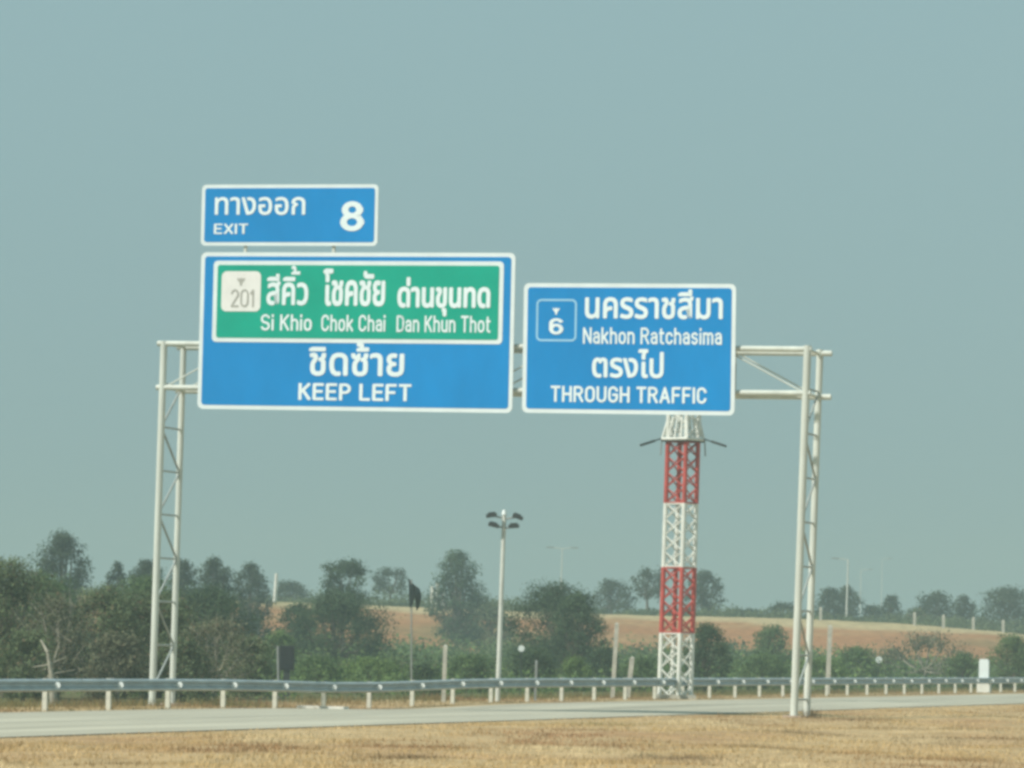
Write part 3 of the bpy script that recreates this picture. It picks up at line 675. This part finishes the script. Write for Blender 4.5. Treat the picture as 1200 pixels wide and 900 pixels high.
    if trunk:
        b = MB(); r0 = max(.035, .022 * H + .015 * W); base = Vector((cx, cy, zb)); lean = Vector((RNG.uniform(-.06, .06) * W, 0, 0))
        fork = base + Vector((0, 0, max(cz0, .25 * H))) + lean
        b.tube(base - UP * .1, fork, r0, r0 * .72, 8)
        for lx, ly, lz, lr in lobes:
            e = base + Vector((lx, ly, max(lz, .3 * H))); mid = fork.lerp(e, .5) + Vector((0, 0, -.06 * ch))
            b.tube(fork, mid, r0 * .42, r0 * .28, 6, False); b.tube(mid, e, r0 * .28, r0 * .10, 6, False)
            if shape == 'sparse':
                for _ in range(3):
                    e2 = e + Vector((RNG.uniform(-1, 1), RNG.uniform(-.5, .5), RNG.uniform(-.2, 1))) * lr * 1.1
                    b.tube(mid.lerp(e, RNG.uniform(.3, .9)), e2, r0 * .16, r0 * .05, 5, False)
        b.build('trunk', M['palebark' if pale else 'bark'], root)
    return root
TR = 'trees behind the guardrail'; RG = 'trees on the far ridge'; BU = 'bushes behind the guardrail'
plants = [
 # front row at left, dry olive scrub trees
 ('scrub_tree', 'olive scrub tree at the left picture edge, tallest of the front row', 'tree', 8, 650, 120, 138, 'olive', 'round', TR),
 ('scrub_tree', 'brownish scrub tree with pale crooked branches near the left edge', 'tree', 68, 690, 105, 134, 'dry', 'sparse', TR),
 ('scrub_tree', 'olive green scrub tree midway between left edge and gantry leg', 'tree', 118, 684, 110, 140, 'olive', 'round', TR),
 ('scrub_tree', 'olive scrub tree directly behind the left gantry legs', 'tree', 188, 692, 120, 141, 'olive', 'round', TR),
 ('scrub_tree', 'dry brownish scrub tree just right of the left gantry legs', 'tree', 252, 720, 100, 139, 'dry', 'sparse', TR),
 ('scrub_tree', 'low olive shrub tree left of the dark cabinet', 'tree', 292, 742, 80, 150, 'olive', 'bush', TR),
 ('scrub_tree', 'green tree behind the scrub left of the gantry', 'tree', 45, 668, 110, 170, 'green', 'round', TR),
 ('scrub_tree', 'dark green tree right of the left gantry legs', 'tree', 248, 682, 115, 190, 'dark', 'round', TR),
 ('scrub_tree', 'dark green tree seen between the left gantry legs', 'tree', 172, 672, 90, 185, 'green', 'round', TR),
 ('scrub_tree', 'small olive bush under the pale crooked branches at left', 'tree', 30, 735, 90, 131, 'olive', 'bush', TR),
 ('scrub_tree', 'low brownish bush left of the left gantry legs', 'tree', 140, 738, 90, 133, 'dry', 'bush', TR),
 ('scrub_tree', 'low olive bush at the foot of the left gantry legs', 'tree', 215, 745, 90, 134, 'olive', 'bush', TR),
 # hazy taller trees behind
 ('tall_tree', 'tall hazy round topped tree at far left', 'tree', 75, 620, 62, 290, 'far', 'round', TR),
 ('tall_tree', 'small hazy round tree between the tall tree and gantry leg', 'tree', 139, 657, 28, 300, 'far', 'round', TR),
 ('tall_tree', 'hazy tree just left of the left gantry leg', 'tree', 172, 653, 46, 290, 'far', 'round', TR),
 ('tall_tree', 'hazy tree peeking out just right of the left gantry legs', 'tree', 214, 653, 40, 300, 'far', 'round', TR),
 ('tall_tree', 'hazy broad tree right of the left gantry legs', 'tree', 253, 650, 46, 310, 'far', 'round', TR),
 ('tall_tree', 'pale hazy tree left of the short pale mast', 'tree', 294, 657, 44, 330, 'far', 'round', TR),
 ('tall_tree', 'faint hazy tree behind the short pale mast', 'tree', 340, 680, 50, 450, 'far', 'bush', TR),
 # middle
 ('shade_tree', 'broad dark tree right of the small reddish bank', 'tree', 392, 688, 112, 235, 'dark', 'round', TR),
 ('shade_tree', 'flat topped tree rising behind the broad dark tree', 'tree', 404, 653, 56, 300, 'dark', 'flat', TR),
 ('shade_tree', 'low dark bushy tree at the foot of the reddish bank', 'tree', 350, 705, 60, 250, 'dark', 'bush', TR),
 ('ridge_tree', 'thin hazy tree on the bank left of the dark flag', 'tree', 457, 664, 38, 450, 'far', 'flat', RG),
 ('shade_tree', 'big spreading tree on the bank left of the floodlight pole', 'tree', 537, 642, 58, 385, 'dark', 'round', RG),
 ('scrub_tree', 'low olive tree behind the floodlight pole', 'tree', 575, 706, 66, 400, 'olive', 'bush', RG),
 ('shade_tree', 'large round dark tree right of the floodlight pole', 'tree', 652, 679, 100, 240, 'dark', 'round', TR),
 ('shade_tree', 'dense dark tree hugging the right flank of the large round tree', 'tree', 678, 692, 58, 225, 'dark', 'round', TR),
 ('ridge_tree', 'hazy round tree on the ridge left of the lattice mast', 'tree', 718, 678, 46, 462, 'far', 'round', RG),
 ('ridge_tree', 'narrow flat topped ridge tree directly left of the lattice mast', 'tree', 760, 664, 38, 452, 'far', 'flat', RG),
 ('ridge_tree', 'upright ridge tree directly right of the lattice mast', 'tree', 826, 667, 40, 452, 'far', 'tall', RG),
 ('shade_tree', 'dark round tree low at the right foot of the lattice mast', 'tree', 828, 729, 64, 198, 'dark', 'bush', TR),
 ('shade_tree', 'small green tree in front of the field left of the right gantry leg', 'tree', 906, 731, 50, 285, 'green', 'round', TR),
 ('ridge_tree', 'low ridge tree partly behind the right gantry leg', 'tree', 917, 705, 50, 462, 'far', 'bush', RG),
 ('ridge_tree', 'left tree of the dense ridge clump behind the pale street light', 'tree', 972, 687, 36, 458, 'far', 'tall', RG),
 ('ridge_tree', 'right tree of the dense ridge clump behind the pale street light', 'tree', 993, 685, 34, 470, 'far', 'tall', RG),
 ('ridge_tree', 'small pointed ridge tree right of the dense clump', 'tree', 1045, 696, 30, 465, 'far', 'tall', RG),
 ('ridge_tree', 'low hazy bush on the ridge right of the dense clump', 'tree', 1024, 708, 34, 470, 'far', 'bush', RG),
 ('ridge_tree', 'wide pointed tree on the right half of the ridge', 'tree', 1098, 692, 48, 460, 'far', 'round', RG),
 ('ridge_tree', 'low brownish bush beside the wide pointed ridge tree', 'tree', 1074, 712, 34, 455, 'olive', 'bush', RG),
 ('ridge_tree', 'compact rounded ridge tree second from the right edge', 'tree', 1129, 697, 30, 458, 'far', 'round', RG),
 ('ridge_tree', 'broad rounded ridge tree at the right picture edge', 'tree', 1182, 686, 62, 450, 'far', 'round', RG),
 ('ridge_tree', 'small ridge bush between the two rightmost ridge trees', 'tree', 1152, 722, 26, 456, 'olive', 'bush', RG),
 ('hedge_bush', 'low hazy hedge on the ridge right of the lattice mast', 'bush', 872, 713, 60, 480, 'far', 'bush', RG),
 # bushes
 ('bush', 'bright green bush in the middle of the thicket left of the flag pole', 'bush', 435, 768, 90, 175, 'bright', 'bush', BU),
 ('bush', 'dark green bush directly right of the dark cabinet', 'bush', 372, 766, 70, 170, 'green', 'bush', BU),
 ('bush', 'bright green bush on top of the thicket above the dark cabinet', 'bush', 330, 738, 54, 215, 'bright', 'bush', BU),
 ('bush', 'dark low bush around the foot of the flag pole', 'bush', 497, 776, 50, 165, 'dark', 'bush', BU),
 ('bush', 'green bush between slim concrete post and floodlight pole', 'bush', 550, 765, 66, 180, 'green', 'bush', BU),
 ('bush', 'dark bush behind the small disc right of the floodlight pole', 'bush', 625, 757, 70, 185, 'dark', 'bush', BU),
 ('bush', 'bright green bush left of the tall weathered concrete post', 'bush', 674, 768, 44, 185, 'bright', 'bush', BU),
 ('bush', 'dark bush directly behind the tall weathered concrete post', 'bush', 710, 756, 52, 200, 'dark', 'bush', BU),
 ('bush', 'green bush behind the short leaning post', 'bush', 750, 768, 52, 195, 'green', 'bush', BU),
 ('bush', 'wide green bush left of the right gantry legs', 'bush', 895, 764, 80, 215, 'green', 'bush', BU),
 ('bush', 'bright green bush directly right of the right gantry legs', 'bush', 965, 768, 64, 225, 'bright', 'bush', BU),
 ('bush', 'dark green bush right of the yellowish concrete post', 'bush', 1005, 756, 60, 250, 'green', 'bush', BU),
 ('bush', 'wide dry brownish thorny bush left of the white marker post', 'bush', 1085, 738, 125, 265, 'dry', 'sparse', BU),
 ('bush', 'low green bush directly left of the white marker post', 'bush', 1128, 764, 46, 240, 'green', 'bush', BU),
 ('bush', 'tall dark green bush at the right picture edge', 'bush', 1188, 742, 60, 240, 'green', 'bush', BU),
]
for (nm, lab, cat, px, pt, wp, Yd, kd, shp, grp) in plants:
    make_plant(nm, lab, cat, px, pt, wp, Yd, kd, shp, group=grp, pale=(kd == 'dry'), dens=.42 if shp == 'sparse' else 1.0, leaf_px=2.7)
# pale crooked dead stem in front of the left scrub
a = PD(64, 822, 124); a.z = tz(a.x, a.y); st = empty('dead_tree', a); tag(st, 'pale crooked dead stem just above the guardrail at left', 'dead tree')
b = MB(); p1 = PD(60, 790, 124); p2 = PD(56, 765, 124); p3 = PD(48, 750, 124.3); b.tube(a - UP * .1, p1, .12, .10, 8); b.tube(p1, p2, .07, .05, 8); b.tube(p2, p3, .05, .025, 8); b.build('trunk', M['palebark'], st)
for e in ((78, 770), (70, 752), (38, 782), (88, 785)): MB().tube(p1.lerp(p2, RNG.uniform(0, .6)), PD(*e, 124.2), .03, .012, 6).build('branch', M['palebark'], st)

a = PD(951, 838, 114.6); a.z = tz(a.x, a.y)
b = MB()
for k in range(90):
    q = RNG.uniform(0, 6.283); rr = RNG.uniform(0, .26); p0 = a + Vector((rr * math.cos(q), rr * math.sin(q), -.02)); hh = RNG.uniform(.08, .32)
    b.tube(p0, p0 + Vector((RNG.uniform(-.16, .16), RNG.uniform(-.12, .12), hh)), .009, .003, 4, False)
wo = b.build('dead_weed', mat('dead_weed', (0.24, 0.19, 0.115), .95), at=a); tag(wo, 'tuft of dark dead weeds at the foot of the right gantry legs', 'weed')
# low undergrowth between the verge and the field (reads as one mass)
n0 = 7000; uy = 140 + RNG.random(n0) ** .9 * 240; ux = RNG.uniform(-1, 1, n0) * (uy * .128 + 4)
k = off(ux, uy) < -6.5 - 4 * RNG.random(n0); ux, uy = ux[k], uy[k]; n0 = len(ux)
ur = RNG.uniform(.55, 1.6, n0) * (0.85 + .45 * wob(ux, uy, .12, 21)) * np.interp(uy, [140, 200, 380], [.55, .9, 1.15])
per = 26; P = np.repeat(np.stack([ux, uy, terrain(ux, uy) + ur * .6], -1), per, 0); n = len(P)
d = RNG.normal(size=(n, 3)); d /= np.linalg.norm(d, axis=1, keepdims=True); R_ = np.repeat(ur, per)
P = P + d * (R_ * RNG.uniform(.6, 1.1, n))[:, None] * np.array((1.2, 1.2, .75)); P[:, 2] = np.maximum(P[:, 2], terrain(P[:, 0], P[:, 1]) + .02)
ct = np.repeat(np.clip(.5 + .6 * wob(ux, uy, .16, 22) + RNG.normal(0, .18, n0), 0, 1), per)
tint = lerp(np.ones((n, 3)) * np.array(KIND['dark'][0]), KIND['bright'][0], ct * .85)
dr = np.repeat(np.clip(wob(ux, uy, .09, 23) - .25, 0, 1), per); tint = lerp(tint, (0.15, 0.125, 0.07), dr) * RNG.uniform(.7, 1.2, (n, 1))
V, Fc, Tn = leaf_quads(P, d * .7 + RNG.normal(size=(n, 3)) * .6 + np.array((0, 0, .4)), np.interp(P[:, 1], [140, 380], [.07, .17]), tint)
uo = link('undergrowth', numpy_mesh('undergrowth', V, Fc, Tn), M['leaf']); tag(uo, 'low green and brown undergrowth between guardrail and reddish field', 'undergrowth', kind='stuff')

# far scrub along the ridge (reads as one mass)
n0 = 900; ux = RNG.uniform(-62, 62, n0); uy = crest_y(ux) + 6 + RNG.random(n0) * 40
ur = RNG.uniform(.5, 1.3, n0) * np.clip(.75 + .7 * wob(ux, uy, .12, 31), .15, 1.6) * np.interp(ux, [-62, -12, 5, 22, 62], [2.0, 1.3, .8, .8, 1.15]); per = 40
P = np.repeat(np.stack([ux, uy, terrain(ux, uy) + ur * .5], -1), per, 0); n = len(P); d = RNG.normal(size=(n, 3)); d /= np.linalg.norm(d, axis=1, keepdims=True)
P = P + d * (np.repeat(ur, per) * RNG.uniform(.6, 1.1, n))[:, None] * np.array((1.4, 1.2, .8))
tv = np.repeat(RNG.random(n0), per); tint = lerp(np.ones((n, 3)) * np.array(KIND['far'][0]), KIND['olive'][0], tv * .7) * RNG.uniform(.85, 1.15, (n, 1))
V, Fc, Tn = leaf_quads(P, d + RNG.normal(size=(n, 3)) * .4 + np.array((0, 0, .4)), np.full(n, .17), tint)
tag(link('ridge_scrub', numpy_mesh('ridge_scrub', V, Fc, Tn), M['leaf']), 'low hazy scrub along the far ridge behind the field crest', 'scrub', kind='stuff')
# ------------------------------------------------------------------ haze
hz = MB(); hz.box((0, 700, 17), 2600, 2000, 46)
ho = hz.build('haze', None); tag(ho, 'thin grey haze in the air', 'haze', kind='stuff')
hm = bpy.data.materials.new('haze'); hm.use_nodes = True; hn = hm.node_tree; hn.nodes.clear()
pv = hn.nodes.new('ShaderNodeVolumePrincipled'); pv.inputs['Color'].default_value = (0.44, 0.58, 0.60, 1); pv.inputs['Density'].default_value = 0.0010; pv.inputs['Anisotropy'].default_value = 0.0
oo = hn.nodes.new('ShaderNodeOutputMaterial'); hn.links.new(pv.outputs[0], oo.inputs['Volume']); ho.data.materials.append(hm)
